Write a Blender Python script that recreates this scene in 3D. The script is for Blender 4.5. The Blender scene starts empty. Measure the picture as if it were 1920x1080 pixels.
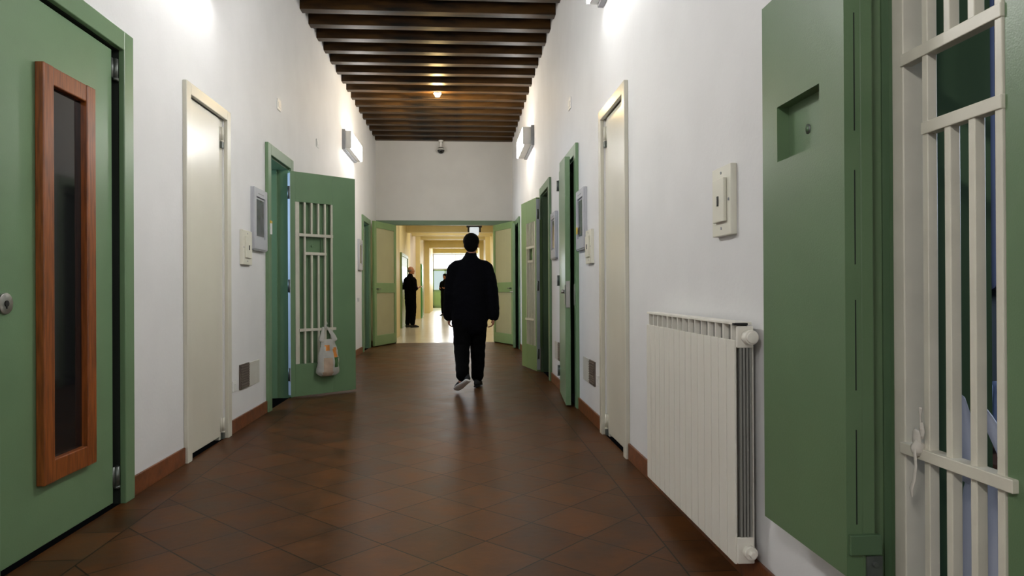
import bpy, bmesh, math, random
from mathutils import Vector, Matrix, noise

random.seed(7)
S = bpy.context.scene
COL = S.collection
PI = math.pi
R = math.radians

# ------------------------------------------------------------------ materials
def srgb(r, g, b):
    f = lambda c: (c / 255 / 12.92) if c / 255 <= 0.04045 else ((c / 255 + 0.055) / 1.055) ** 2.4
    return (f(r), f(g), f(b), 1.0)

def mat(name, c, rough=0.5, var=0.08, scale=6.0, metal=0.0, bump=0.0, bscale=60.0, spec=0.5, c2=None, emit=None, estr=0.0, trans=0.0, alpha=1.0, stretch=None, coat=0.0):
    m = bpy.data.materials.new(name)
    m.use_nodes = True
    nt = m.node_tree
    N, L = nt.nodes, nt.links
    b = N['Principled BSDF']
    b.inputs['Roughness'].default_value = rough
    b.inputs['Metallic'].default_value = metal
    b.inputs['Specular IOR Level'].default_value = spec
    b.inputs['Transmission Weight'].default_value = trans
    b.inputs['Alpha'].default_value = alpha
    b.inputs['Coat Weight'].default_value = coat
    tc = N.new('ShaderNodeTexCoord')
    mp = N.new('ShaderNodeMapping')
    L.new(tc.outputs['Object'], mp.inputs['Vector'])
    if stretch:
        mp.inputs['Scale'].default_value = stretch
    nz = N.new('ShaderNodeTexNoise')
    nz.inputs['Scale'].default_value = scale
    nz.inputs['Detail'].default_value = 5
    L.new(mp.outputs['Vector'], nz.inputs['Vector'])
    cr = N.new('ShaderNodeValToRGB')
    d = c2 or tuple(list(x * (1 - var * 1.6) for x in c[:3]) + [1])
    cr.color_ramp.elements[0].color = d
    cr.color_ramp.elements[0].position = 0.36
    cr.color_ramp.elements[1].color = c
    cr.color_ramp.elements[1].position = 0.62
    L.new(nz.outputs['Fac'], cr.inputs['Fac'])
    L.new(cr.outputs['Color'], b.inputs['Base Color'])
    if bump:
        n2 = N.new('ShaderNodeTexNoise')
        n2.inputs['Scale'].default_value = bscale
        L.new(mp.outputs['Vector'], n2.inputs['Vector'])
        bp = N.new('ShaderNodeBump')
        bp.inputs['Strength'].default_value = bump
        bp.inputs['Distance'].default_value = 0.01
        L.new(n2.outputs['Fac'], bp.inputs['Height'])
        L.new(bp.outputs['Normal'], b.inputs['Normal'])
    if emit:
        b.inputs['Emission Color'].default_value = emit
        b.inputs['Emission Strength'].default_value = estr
    return m

M = {}
M['wall'] = mat('white plaster', srgb(226, 226, 226), 0.62, 0.03, 2.2, bump=0.08, bscale=45)
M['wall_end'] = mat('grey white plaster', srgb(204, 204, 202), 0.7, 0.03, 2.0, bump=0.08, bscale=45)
M['green'] = mat('green door paint', srgb(110, 140, 104), 0.33, 0.05, 3.0, bump=0.05, bscale=220)
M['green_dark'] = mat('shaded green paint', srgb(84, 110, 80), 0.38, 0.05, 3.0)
M['green_light'] = mat('pale green paint', srgb(128, 158, 104), 0.36, 0.05, 3.0)
M['cream'] = mat('cream paint', srgb(214, 211, 196), 0.24, 0.03, 2.0)
M['cream_bar'] = mat('cream bar paint', srgb(214, 210, 194), 0.35, 0.05, 9.0)
M['cream_plastic'] = mat('cream plastic', srgb(222, 220, 205), 0.4, 0.02, 5.0)
M['grey_plastic'] = mat('grey plastic', srgb(182, 184, 190), 0.4, 0.03, 5.0)
M['grey_dark'] = mat('dark grey glass', srgb(96, 98, 104), 0.15, 0.15, 9.0)
M['white_plastic'] = mat('white plastic', srgb(228, 228, 226), 0.4, 0.02, 5.0)
M['terracotta'] = mat('terracotta skirting', srgb(126, 72, 38), 0.4, 0.25, 14.0, bump=0.1)
M['wood'] = mat('reddish brown wood', srgb(150, 82, 34), 0.34, 0.3, 9.0, stretch=(9, 9, 0.7), c2=srgb(110, 58, 22))
M['glass_dark'] = mat('dark door glass', srgb(26, 27, 29), 0.06, 0.1, 2.0, spec=0.6)
M['black'] = mat('black slot', srgb(14, 14, 14), 0.6)
M['edge'] = mat('painted window sheen on edge', srgb(205, 212, 220), 0.3, 0.04, 6.0)  # pale tone paints window light onto the hinge edges of the gates
M['green_shade'] = mat('green paint darkened as shade', srgb(98, 124, 90), 0.33, 0.05, 3.0, bump=0.05, bscale=220)  # darker copy of the door green, shade painted into the near right door
M['vent_slat'] = mat('vent slat', srgb(112, 100, 92), 0.45, 0.1, 9.0)
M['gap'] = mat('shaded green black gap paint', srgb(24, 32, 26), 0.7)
M['metal'] = mat('brushed steel', srgb(176, 176, 172), 0.32, 0.08, 12.0, metal=0.9)
M['metal_dark'] = mat('dark steel hinge', srgb(110, 116, 112), 0.4, 0.1, 30.0, metal=0.6)
M['beam'] = mat('dark varnished beam wood', srgb(72, 48, 18), 0.45, 0.4, 2.6, spec=0.28, bump=0.15, bscale=30, stretch=(0.7, 4, 4), c2=srgb(16, 11, 6))
M['board'] = mat('dark ceiling boards', srgb(46, 32, 18), 0.5, 0.4, 3.0, c2=srgb(22, 15, 10))
M['radiator'] = mat('radiator enamel', srgb(236, 233, 222), 0.32, 0.03, 3.0)
M['radiator_shade'] = mat('radiator enamel darkened as shade', srgb(138, 138, 132), 0.45, 0.03, 3.0)  # greyer copy of the enamel, shade painted in between the radiator plates
M['vent_plate'] = mat('pale vent plate', srgb(198, 197, 188), 0.5, 0.05, 6.0)
M['vent_dark'] = mat('brown vent grille', srgb(92, 80, 72), 0.45, 0.15, 9.0)
M['lamp'] = mat('lit lamp diffuser', srgb(250, 250, 250), 0.4, emit=(1.0, 0.985, 0.96, 1), estr=60.0)
M['steel_frame'] = mat('grey steel', srgb(150, 152, 156), 0.4, 0.05, 8.0)
M['navy'] = mat('navy cloth', srgb(7, 7, 13), 0.95, 0.2, 40.0, spec=0.1, bump=0.3, bscale=160)
M['blackcloth'] = mat('black cloth', srgb(5, 5, 6), 0.95, 0.2, 40.0, spec=0.1, bump=0.3, bscale=160)
M['skin'] = mat('skin', srgb(176, 118, 92), 0.5, 0.08, 20.0)
M['skin_dim'] = mat('tanned skin', srgb(190, 128, 92), 0.5, 0.08, 20.0)
M['hair'] = mat('black hair', srgb(7, 6, 6), 0.85, 0.3, 60.0, spec=0.1, bump=0.6, bscale=150)
M['hair_grey'] = mat('grey hair', srgb(120, 116, 108), 0.6, 0.3, 60.0, bump=0.5, bscale=150)
M['shoe_white'] = mat('white shoe leather', srgb(226, 224, 218), 0.4, 0.04, 20.0)
M['sole'] = mat('dark rubber sole', srgb(24, 24, 25), 0.7, 0.1, 30.0)
M['paper'] = mat('paper', srgb(232, 230, 218), 0.7, 0.02, 10.0)
M['eye'] = mat('eye', srgb(235, 232, 228), 0.2)
M['lip'] = mat('lips', srgb(150, 88, 78), 0.5)
M['cream2'] = mat('yellow corridor paint', srgb(232, 216, 158), 0.5, 0.05, 2.0)
M['pinkwall'] = mat('pinkish white corridor paint', srgb(226, 216, 210), 0.6, 0.03, 2.0)
M['yelceil'] = mat('yellow corridor ceiling', srgb(214, 194, 128), 0.5, 0.05, 2.0)
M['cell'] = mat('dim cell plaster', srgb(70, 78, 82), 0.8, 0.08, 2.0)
M['cellblue'] = mat('blue cell curtain', srgb(74, 84, 112), 0.8, 0.12, 5.0)
M['locker'] = mat('dark green locker', srgb(40, 54, 46), 0.5, 0.08, 3.0)
M['cloth_blue'] = mat('pale blue towel', srgb(150, 165, 200), 0.9, 0.1, 20.0, bump=0.3, bscale=80)
M['brown_box'] = mat('brown carton', srgb(90, 52, 26), 0.7, 0.1, 8.0)
M['bag_orange'] = mat('orange bag print', srgb(220, 140, 60), 0.35)
M['bag_green'] = mat('green bag print', srgb(70, 110, 60), 0.35)
M['bag_beige'] = mat('beige bag contents', srgb(196, 172, 150), 0.35, 0.12, 14.0)
M['string'] = mat('white string', srgb(205, 200, 190), 0.8)
M['yellow_tag'] = mat('yellow card', srgb(226, 190, 60), 0.5)

def glass_mat(name, c, rough, mix):
    m = bpy.data.materials.new(name); m.use_nodes = True
    N, L = m.node_tree.nodes, m.node_tree.links
    b = N['Principled BSDF']
    nz = N.new('ShaderNodeTexNoise'); nz.inputs['Scale'].default_value = 3
    cr = N.new('ShaderNodeValToRGB')
    cr.color_ramp.elements[0].color = tuple(list(x * 0.88 for x in c[:3]) + [1]); cr.color_ramp.elements[1].color = c
    L.new(nz.outputs['Fac'], cr.inputs['Fac']); L.new(cr.outputs['Color'], b.inputs['Base Color'])
    b.inputs['Roughness'].default_value = rough
    tr = N.new('ShaderNodeBsdfTranslucent'); L.new(cr.outputs['Color'], tr.inputs['Color'])
    tp = N.new('ShaderNodeBsdfTransparent'); tp.inputs['Color'].default_value = c
    m1 = N.new('ShaderNodeMixShader'); m1.inputs['Fac'].default_value = 0.5
    L.new(b.outputs['BSDF'], m1.inputs[1]); L.new(tr.outputs['BSDF'], m1.inputs[2])
    m2 = N.new('ShaderNodeMixShader'); m2.inputs['Fac'].default_value = mix
    L.new(m1.outputs['Shader'], m2.inputs[1]); L.new(tp.outputs['BSDF'], m2.inputs[2])
    L.new(m2.outputs['Shader'], N['Material Output'].inputs['Surface'])
    return m
M['frosted'] = glass_mat('olive frosted glass', srgb(246, 242, 206), 0.25, 0.2)
M['plasticbag'] = glass_mat('thin white plastic', srgb(246, 244, 240), 0.3, 0.14)
M['paleglass'] = glass_mat('pale blue glass', srgb(205, 225, 225), 0.1, 0.55)

def sky_mat(name, c, s):
    m = bpy.data.materials.new(name); m.use_nodes = True
    N, L = m.node_tree.nodes, m.node_tree.links
    N.remove(N['Principled BSDF'])
    e = N.new('ShaderNodeEmission'); e.inputs['Strength'].default_value = s
    nz = N.new('ShaderNodeTexNoise'); nz.inputs['Scale'].default_value = 0.8
    cr = N.new('ShaderNodeValToRGB')
    cr.color_ramp.elements[0].color = tuple(list(x * 0.85 for x in c[:3]) + [1]); cr.color_ramp.elements[1].color = c
    L.new(nz.outputs['Fac'], cr.inputs['Fac']); L.new(cr.outputs['Color'], e.inputs['Color'])
    L.new(e.outputs['Emission'], N['Material Output'].inputs['Surface'])
    return m
M['daylight'] = sky_mat('bright daylight pane', (0.92, 0.96, 1.0, 1), 3.2)
M['daylight_dim'] = sky_mat('softer daylight pane', (0.72, 0.88, 0.86, 1), 0.9)

def floor_mat():
    m = bpy.data.materials.new('terracotta floor tiles'); m.use_nodes = True
    N, L = m.node_tree.nodes, m.node_tree.links
    b = N['Principled BSDF']
    tc = N.new('ShaderNodeTexCoord'); sp = N.new('ShaderNodeSeparateXYZ')
    L.new(tc.outputs['Object'], sp.inputs['Vector'])
    def mth(op, a, bb=None, c=None):
        n = N.new('ShaderNodeMath'); n.operation = op
        for i, v in enumerate((a, bb, c)):
            if v is None: continue
            if isinstance(v, (int, float)): n.inputs[i].default_value = v
            else: L.new(v, n.inputs[i])
        return n.outputs[0]
    X, Y = sp.outputs['X'], sp.outputs['Y']
    P = 0.446
    u = mth('DIVIDE', mth('SUBTRACT', mth('ADD', X, Y), 1.80), P)
    v = mth('DIVIDE', mth('SUBTRACT', mth('SUBTRACT', Y, X), 2.94), P)
    # straight joints inside the two border strips
    w = mth('DIVIDE', Y, 0.33)
    inL = mth('LESS_THAN', X, -1.556); inR = mth('GREATER_THAN', X, 0.866)
    border = mth('MAXIMUM', inL, inR)
    def line(t, hw):
        f = mth('FRACT', t)
        d = mth('MINIMUM', f, mth('SUBTRACT', 1.0, f))
        return mth('LESS_THAN', d, hw), mth('FLOOR', t)
    lu, fu = line(u, 0.0105); lv, fv = line(v, 0.0105); lw, fw = line(w, 0.009)
    lb = mth('MAXIMUM', mth('LESS_THAN', mth('ABSOLUTE', mth('SUBTRACT', X, -1.556)), 0.0035), mth('LESS_THAN', mth('ABSOLUTE', mth('SUBTRACT', X, 0.866)), 0.0035))
    diag = mth('MAXIMUM', lu, lv)
    def mixf(f, a, bb):
        return mth('ADD', mth('MULTIPLY', a, mth('SUBTRACT', 1.0, f)), mth('MULTIPLY', bb, f))
    grout = mth('MAXIMUM', mixf(border, diag, lw), lb)
    cid = N.new('ShaderNodeCombineXYZ')
    L.new(mixf(border, fu, fw), cid.inputs['X']); L.new(mixf(border, fv, 77.0), cid.inputs['Y'])
    wn = N.new('ShaderNodeTexWhiteNoise'); wn.noise_dimensions = '2D'
    L.new(cid.outputs['Vector'], wn.inputs['Vector'])
    nz = N.new('ShaderNodeTexNoise'); nz.inputs['Scale'].default_value = 4.5; nz.inputs['Detail'].default_value = 8; nz.inputs['Roughness'].default_value = 0.65
    L.new(tc.outputs['Object'], nz.inputs['Vector'])
    fac = mth('ADD', mth('MULTIPLY', wn.outputs['Value'], 0.16), mth('MULTIPLY', nz.outputs['Fac'], 0.88))
    cr = N.new('ShaderNodeValToRGB')
    cr.color_ramp.elements[0].position = 0.25; cr.color_ramp.elements[0].color = srgb(44, 29, 17)
    cr.color_ramp.elements[1].position = 0.8; cr.color_ramp.elements[1].color = srgb(102, 63, 32)
    L.new(fac, cr.inputs['Fac'])
    mx = N.new('ShaderNodeMix'); mx.data_type = 'RGBA'
    L.new(grout, mx.inputs['Factor']); L.new(cr.outputs['Color'], mx.inputs[6]); mx.inputs[7].default_value = srgb(20, 14, 10)
    L.new(mx.outputs[2], b.inputs['Base Color'])
    rr = mth('ADD', mth('MULTIPLY', nz.outputs['Fac'], 0.24), 0.27)
    L.new(rr, b.inputs['Roughness'])
    b.inputs['Specular IOR Level'].default_value = 0.12; b.inputs['Specular Tint'].default_value = (1.0, 0.8, 0.6, 1)
    n3 = N.new('ShaderNodeTexNoise'); n3.inputs['Scale'].default_value = 22
    L.new(tc.outputs['Object'], n3.inputs['Vector'])
    hgt = mth('ADD', mth('MULTIPLY', n3.outputs['Fac'], 0.35), mth('SUBTRACT', mth('MULTIPLY', wn.outputs['Value'], 0.15), mth('MULTIPLY', grout, 0.8)))
    bp = N.new('ShaderNodeBump'); bp.inputs['Strength'].default_value = 0.22; bp.inputs['Distance'].default_value = 0.006
    L.new(hgt, bp.inputs['Height']); L.new(bp.outputs['Normal'], b.inputs['Normal'])
    return m
M['floor'] = floor_mat()
M['floor2'] = mat('beige polished floor', srgb(216, 209, 188), 0.22, 0.03, 3.0)

# ------------------------------------------------------------------ mesh helpers
class MB:
    """collects shapes; build() links them as one mesh object"""
    def __init__(s): s.b = bmesh.new()
    def _mi(s, faces, mi):
        for f in faces: f.material_index = mi
    def box(s, x0, x1, y0, y1, z0, z1, mi=0):
        v = [s.b.verts.new((x, y, z)) for z in (z0, z1) for x, y in ((x0, y0), (x1, y0), (x1, y1), (x0, y1))]
        f = [s.b.faces.new([v[i] for i in q]) for q in ((3, 2, 1, 0), (4, 5, 6, 7), (0, 1, 5, 4), (1, 2, 6, 5), (2, 3, 7, 6), (3, 0, 4, 7))]
        s._mi(f, mi); return s
    def cyl(s, c, axis, r, h, n=20, r2=None, mi=0):
        m = Vector((0, 0, 1)).rotation_difference(Vector(axis)).to_matrix().to_4x4()
        g = bmesh.ops.create_cone(s.b, cap_ends=True, segments=n, radius1=r, radius2=r if r2 is None else r2, depth=h, matrix=Matrix.Translation(Vector(c)) @ m)
        s._mi({f for v in g['verts'] for f in v.link_faces}, mi); return s
    def ell(s, c, rx, ry, rz, n=20, rot=None, mi=0):
        m = Matrix.Translation(Vector(c)) @ (rot.to_4x4() if rot else Matrix.Identity(4)) @ Matrix.Diagonal((rx, ry, rz, 1))
        g = bmesh.ops.create_uvsphere(s.b, u_segments=n, v_segments=max(8, n // 2), radius=1, matrix=m)
        s._mi({f for v in g['verts'] for f in v.link_faces}, mi); return s
    def tube(s, pts, rad, side=(1, 0, 0), n=16, round_end=True):
        """loft of elliptical rings along pts; rad items are r or (r_side, r_other)"""
        pts = [Vector(p) for p in pts]
        rad = [(r, r) if isinstance(r, (int, float)) else r for r in rad]
        if round_end:
            d0 = (pts[0] - pts[1]).normalized(); d1 = (pts[-1] - pts[-2]).normalized()
            a, b = rad[0], rad[-1]
            ma, mb = min(a), min(b)
            pre = [(pts[0] + d0 * ma * k, (a[0] * q, a[1] * q)) for k, q in ((0.92, 0.35), (0.6, 0.78))]
            post = [(pts[-1] + d1 * mb * k, (b[0] * q, b[1] * q)) for k, q in ((0.6, 0.78), (0.92, 0.35))]
            pts = [p for p, _ in pre] + pts + [p for p, _ in post]
            rad = [r for _, r in pre] + rad + [r for _, r in post]
        rings = []
        for i, p in enumerate(pts):
            t = (pts[min(i + 1, len(pts) - 1)] - pts[max(i - 1, 0)]).normalized()
            sv = Vector(side) - t * t.dot(Vector(side))
            sv = sv.normalized() if sv.length > 1e-3 else t.orthogonal().normalized()
            o = t.cross(sv)
            rings.append([s.b.verts.new(p + sv * rad[i][0] * math.cos(2 * PI * k / n) + o * rad[i][1] * math.sin(2 * PI * k / n)) for k in range(n)])
        for a, b in zip(rings, rings[1:]):
            for k in range(n):
                s.b.faces.new((a[k], a[(k + 1) % n], b[(k + 1) % n], b[k]))
        s.b.faces.new(rings[0][::-1]); s.b.faces.new(rings[-1]); return s
    def mesh(s, name):
        bmesh.ops.recalc_face_normals(s.b, faces=s.b.faces[:])
        me = bpy.data.meshes.new(name); s.b.to_mesh(me); s.b.free(); return me
    def build(s, name, m, parent=None, bevel=0.0, smooth=False, loc=None):
        me = s.mesh(name)
        return link(name, me, m, parent, bevel, smooth, loc)

def link(name, me, m, parent=None, bevel=0.0, smooth=False, loc=None):
    for x in (m if isinstance(m, (list, tuple)) else [m]): me.materials.append(x)
    o = bpy.data.objects.new(name, me); COL.objects.link(o)
    if loc: o.location = loc
    if parent: o.parent = parent
    if smooth:
        for p in me.polygons: p.use_smooth = True
    if bevel:
        md = o.modifiers.new('edge', 'BEVEL'); md.width = bevel; md.segments = 2; md.limit_method = 'ANGLE'
    return o

def each(name, m, parent, boxes, bevel=0.0):
    return [MB().box(*q).build(name, m, parent, bevel) for q in boxes]

def tag(o, label, cat, group=None, kind=None):
    o['label'] = label; o['category'] = cat
    if group: o['group'] = group
    if kind: o['kind'] = kind
    return o
def thing(name, label, cat, loc=(0, 0, 0), rotz=0.0, group=None, kind=None):
    o = bpy.data.objects.new(name, None); COL.objects.link(o)
    o.empty_display_size = 0.1
    o.location = loc; o.rotation_euler = (0, 0, rotz)
    return tag(o, label, cat, group, kind)
def struct(name, mb, m, label=None, cat=None):
    o = mb.build(name, m); o['kind'] = 'structure'
    if label: o['label'] = label; o['category'] = cat
    return o

# ------------------------------------------------------------------ the place (metres; camera over X=0,Y=0; corridor runs along +Y)
XL, XR, YE = -1.774, 1.08, 14.6
TH = 0.32
def left(Y): return dict(loc=(XL, Y, 0), rotz=R(-90))     # local x runs back toward the camera, local y out of the wall
def right(Y): return dict(loc=(XR, Y, 0), rotz=R(90))     # local x runs away down the corridor, local y out of the wall

def wall_with_openings(x0, x1, y0, y1, z1, holes):
    mb = MB(); y = y0
    for a, b, top in sorted(holes):
        mb.box(x0, x1, y, a, 0, z1); mb.box(x0, x1, a, b, top, z1); y = b
    return mb.box(x0, x1, y, y1, 0, z1)
HL = [(2.75, 3.76, 2.37), (4.63, 5.33, 2.39), (6.53, 7.28, 2.36), (12.6, 13.42, 2.36)]
HR = [(0.85, 1.77, 2.37), (4.49, 5.19, 2.39), (6.43, 7.27, 2.36), (8.38, 9.2, 2.36), (12.85, 13.65, 2.36)]
struct('wall_left', wall_with_openings(XL - TH, XL, -4, YE + 0.15, 4.7, HL), M['wall'], 'long white plastered wall on the left with green and cream doors', 'wall')
struct('wall_right', wall_with_openings(XR, XR + TH, -4, YE + 0.15, 4.7, HR), M['wall'], 'long white plastered wall on the right behind the radiator', 'wall')
struct('wall_back', MB().box(XL - TH, XR + TH, -4.2, -4, 0, 4.7), M['wall'])
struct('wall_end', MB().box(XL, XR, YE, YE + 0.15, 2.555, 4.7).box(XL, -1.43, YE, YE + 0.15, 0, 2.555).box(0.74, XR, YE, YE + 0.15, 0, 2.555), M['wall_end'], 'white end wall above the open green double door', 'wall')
struct('floor', MB().box(XL, XR, -4, YE, -0.1, 0), M['floor'], 'reddish brown tiled floor laid diagonally with straight border strips', 'floor')
struct('ceiling', MB().box(XL - TH, XR + TH, -4.2, YE + 0.15, 4.46, 4.7), M['board'], 'dark wooden boards above the ceiling beams', 'ceiling')

# baseboards, cut at every door
def skirts(name, X, d, cuts, y0, y1):
    mb = MB(); y = y0
    for a, b in cuts + [(y1, y1)]:
        if a - y > 0.02: mb.box(min(X, X + d), max(X, X + d), y, a, 0, 0.105)
        y = b
    o = struct(name, mb, M['terracotta'], 'low terracotta skirting along the %s wall' % name.split('_')[1], 'baseboard')
    md = o.modifiers.new('edge', 'BEVEL'); md.width = 0.003; md.segments = 2
skirts('baseboard_left', XL, 0.014, [(2.66, 3.84), (4.56, 5.415), (6.43, 7.38), (12.5, 13.53)], -4, YE)
skirts('baseboard_right', XR, -0.014, [(0.75, 1.84), (4.41, 5.27), (6.33, 7.37), (8.28, 9.3), (12.75, 13.75)], -4, YE)

# ceiling beams, counted from the end wall
ORD = ['first', 'second', 'third', 'fourth', 'fifth', 'sixth', 'seventh', 'eighth', 'ninth', 'tenth', 'eleventh', 'twelfth', 'thirteenth', 'fourteenth', 'fifteenth', 'sixteenth', 'seventeenth']
for k in range(17):
    y = YE - 0.06 - 0.4444 * k
    o = MB().box(XL, XR, -0.065, 0.065, 0, 0.24).build('ceiling_beam', M['beam'], None, 0.006, loc=(0, y, 4.22))
    tag(o, 'dark varnished wooden ceiling beam, %s counting from the white end wall' % ORD[k], 'beam', 'wooden ceiling beams across the corridor')

# ------------------------------------------------------------------ doors
def frame_mb(w, h, fw, n0, n1, fw2=None):
    fw2 = fw2 or fw
    return MB().box(0, fw, n0, n1, 0, h).box(w - fw2, w, n0, n1, 0, h).box(fw, w - fw2, n0, n1, h - fw, h)
def hinge(parent, x, n, z, m, flip=1):
    o = MB().cyl((x, n, z), (0, 0, 1), 0.012, 0.1, 14).cyl((x, n, z - 0.055), (0, 0, 1), 0.014, 0.012, 14).box(x - 0.03, x + 0.03, n - 0.012, n - 0.006, z - 0.05, z + 0.05).build('hinge', m, parent, 0, True)
    return o
def reveal(parent, w, fw, h, m, depth=TH):
    """painted lining of the opening"""
    return MB().box(fw, fw + 0.012, -depth, 0.0, 0, h - fw - 0.012).box(w - fw - 0.012, w - fw, -depth, 0, 0, h - fw - 0.012).box(fw, w - fw, -depth, 0, h - fw - 0.012, h - fw).build('door_lining', m, parent)

# door 1: near green door with the long framed pane
d = thing('door_1', 'near green door on the left wall with a tall dark pane in a brown wood frame', 'door', kind='structure', **left(3.84))
frame_mb(1.18, 2.455, 0.1, 0.0, 0.03, 0.1).build('door_frame', M['green'], d, 0.004)
leaf = MB().box(0.155, 1.03, -0.055, -0.008, 0.02, 2.34).build('door_leaf', M['green'], d, 0.004)
u0, u1 = 0.384, 0.80
fr = MB()
fr.box(u0, u0 + 0.075, -0.008, 0.03, 0.285, 2.07).box(u1 - 0.075, u1, -0.008, 0.03, 0.285, 2.07)
fr.box(u0 + 0.075, u1 - 0.075, -0.008, 0.026, 1.99, 2.07).box(u0 + 0.075, u1 - 0.075, -0.008, 0.026, 0.285, 0.38)
fo = fr.build('window_surround', M['wood'], leaf, 0.005); fo['label'] = 'reddish brown wooden frame around the tall pane'
po = MB().box(u0 + 0.075, u1 - 0.075, -0.007, -0.001, 0.38, 1.99).build('pane', M['glass_dark'], leaf); po['label'] = 'tall dark reflecting glass pane'
lk = MB().cyl((0.999, -0.004, 1.056), (0, 1, 0), 0.042, 0.012, 28).build('lock_plate', M['metal'], leaf, 0.002, True); lk['label'] = 'round steel lock plate with a keyhole'
MB().cyl((0.999, 0.003, 1.056), (0, 1, 0), 0.012, 0.006, 16).box(0.996, 1.002, 0.002, 0.005, 1.036, 1.056).build('keyhole', M['black'], leaf)
for z in (2.25, 0.15): hinge(d, 0.13, 0.0, z, M['metal_dark'])
MB().box(0.086, 1.084, -0.16, -0.15, 0.0, 2.362).box(0.086, 0.098, -0.15, -0.002, 0, 2.362).box(1.072, 1.084, -0.15, -0.002, 0, 2.362).box(0.098, 1.072, -0.15, -0.002, 2.352, 2.362).build('door_lining', M['gap'], d)  # near-black lining added, paints shade into the gap round the leaf

# cream doors (2 on the left, 5 on the right), mirrored about the wall
def cream_door(name, label, place, hinge_low, lock):
    d = thing(name, label, 'door', kind='structure', **place)
    frame_mb(0.85, 2.455, 0.075, 0.0, 0.028, 0.075).build('door_frame', M['cream'], d, 0.004)
    a, b = (0.165, 0.77) if hinge_low else (0.08, 0.685)
    lf = MB().box(a, b, -0.045, -0.004, 0.03, 2.375).build('door_leaf', M['cream'], d, 0.003)
    MB().box(0.09, 0.76, -0.17, -0.16, 0, 2.38).build('shade_backing', M['gap'], d)  # near-black slab added behind the leaf to darken its gaps like shade
    hx = 0.115 if hinge_low else 0.735
    post = (0.075, 0.16) if hinge_low else (0.69, 0.775)
    MB().box(post[0], post[1], -0.05, -0.012, 0, 2.38).build('hinge_post', M['cream'], d, 0.003)
    for z in (2.27, 0.11):
        hinge(d, hx, 0.0, z, M['cream'])
        MB().box(hx - 0.02, hx + 0.02, -0.012, 0.008, z - 0.105, z - 0.058).build('hinge_pin', M['metal_dark'], d, 0.002)
    if lock:
        l = b - 0.02 if hinge_low else a + 0.02
        MB().box(l - 0.014, l + 0.014, -0.004, 0.003, 1.01, 1.095).build('latch', M['metal_dark'], lf, 0.002)
    return d
cream_door('door_2', 'narrow cream door on the left wall beyond the near green door', left(5.415), True, True)
cream_door('door_5', 'narrow cream door on the right wall beyond the radiator', right(4.415), False, False)

# barred cell gate, built in its own frame: x from the hinge edge, visible face at y = 0, thickness towards +side
def gate(parent, width, cells, side, shutter, m_sheet, thick=0.05, first=0.16, pitch=0.0785):
    g = bpy.data.objects.new('barred_gate', None); COL.objects.link(g); g.parent = parent
    g['label'] = 'hinged green gate leaf with a tall opening of cream bars'
    T = thick * side
    def bx(mb, x0, x1, y0, y1, z0, z1): return mb.box(x0, x1, min(y0 * side, y1 * side), max(y0 * side, y1 * side), z0, z1)
    bars = [first + pitch * k for k in range(cells)]
    xe = bars[-1] + 0.012
    z0, z1 = 0.35, 2.012
    sh = MB()
    bx(sh, 0, 0.052, 0, thick, 0.02, 2.32); bx(sh, xe, width, 0, thick, 0.02, 2.32)
    bx(sh, 0.052, xe, 0, thick, 0.02, z0); bx(sh, 0.052, xe, 0, thick, z1, 2.32)
    sh.build('gate_sheet', m_sheet, g, 0.003)
    st = bx(MB(), 0.052, 0.097, -0.004, thick, z0, z1).build('edge_bar', M['cream_bar'], g, 0.003)
    for i, x in enumerate(bars):
        segs = [(z0, z1)] if i in (0, 3) or i > 3 else [(z0, 1.485), (1.675, z1)]
        mb = MB()
        for a, b in segs: bx(mb, x - 0.010, x + 0.010, -0.004, 0.021, a, b)
        mb.build('bar', M['cream_bar'], g, 0.002)
    bx(MB(), 0.09, xe, -0.008, 0.022, 1.66, 1.69).build('cross_bar', M['cream_bar'], g, 0.002)
    bx(MB(), bars[0] - 0.01, bars[3] + 0.012, -0.008, 0.022, 1.47, 1.50).build('cross_bar', M['cream_bar'], g, 0.002)
    bx(MB(), 0.09, xe + 0.03, -0.014, 0.022, 0.682, 0.71).build('cross_bar', M['cream_bar'], g, 0.002)
    bx(MB(), -0.004, 0, 0.002, thick - 0.002, 0.04, 2.30).build('edge_sheen', M['edge'], g)  # added pale strip, imitates window light on the green hinge edge
    for z in (0.25, 1.15, 2.1):
        MB().cyl((-0.008, 0.02 * side, z), (0, 0, 1), 0.013, 0.13, 14).build('hinge', M['metal_dark'], g, 0, True)
    if shutter:   # solid flap closed behind the bars, with its sunk hatch
        s = MB(); a, b = thick + 0.004, thick + 0.04
        hx0, hx1, h0, h1 = 0.185, 0.375, 1.49, 1.655
        bx(s, 0.03, hx0, a, b, 0.33, 2.03); bx(s, hx1, xe + 0.03, a, b, 0.33, 2.03)
        bx(s, hx0, hx1, a, b, 0.33, h0); bx(s, hx0, hx1, a, b, h1, 2.03)
        so = s.build('shutter', m_sheet, g, 0.002); so['label'] = 'solid green flap closed behind the bars'
        h = bx(MB(), hx0, hx1, a + 0.018, b, h0, h1)
        h.cyl((0.28, (a + 0.012) * side, 1.57), (0, 1, 0), 0.013, 0.02, 16)
        h.build('hatch', m_sheet, so, 0.002)
    return g

def cell_room(x0, x1, y0, y1, sgn, name):
    """dim room behind an open cell door: floor, ceiling and three walls"""
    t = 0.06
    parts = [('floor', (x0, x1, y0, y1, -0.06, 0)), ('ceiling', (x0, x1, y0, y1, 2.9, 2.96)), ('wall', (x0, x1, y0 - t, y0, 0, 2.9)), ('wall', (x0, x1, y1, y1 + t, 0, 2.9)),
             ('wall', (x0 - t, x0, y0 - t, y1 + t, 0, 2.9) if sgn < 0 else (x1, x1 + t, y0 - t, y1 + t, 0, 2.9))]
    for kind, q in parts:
        o = MB().box(*q).build(name.replace('wall', kind), M['cell']); o['kind'] = 'structure'

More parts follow.
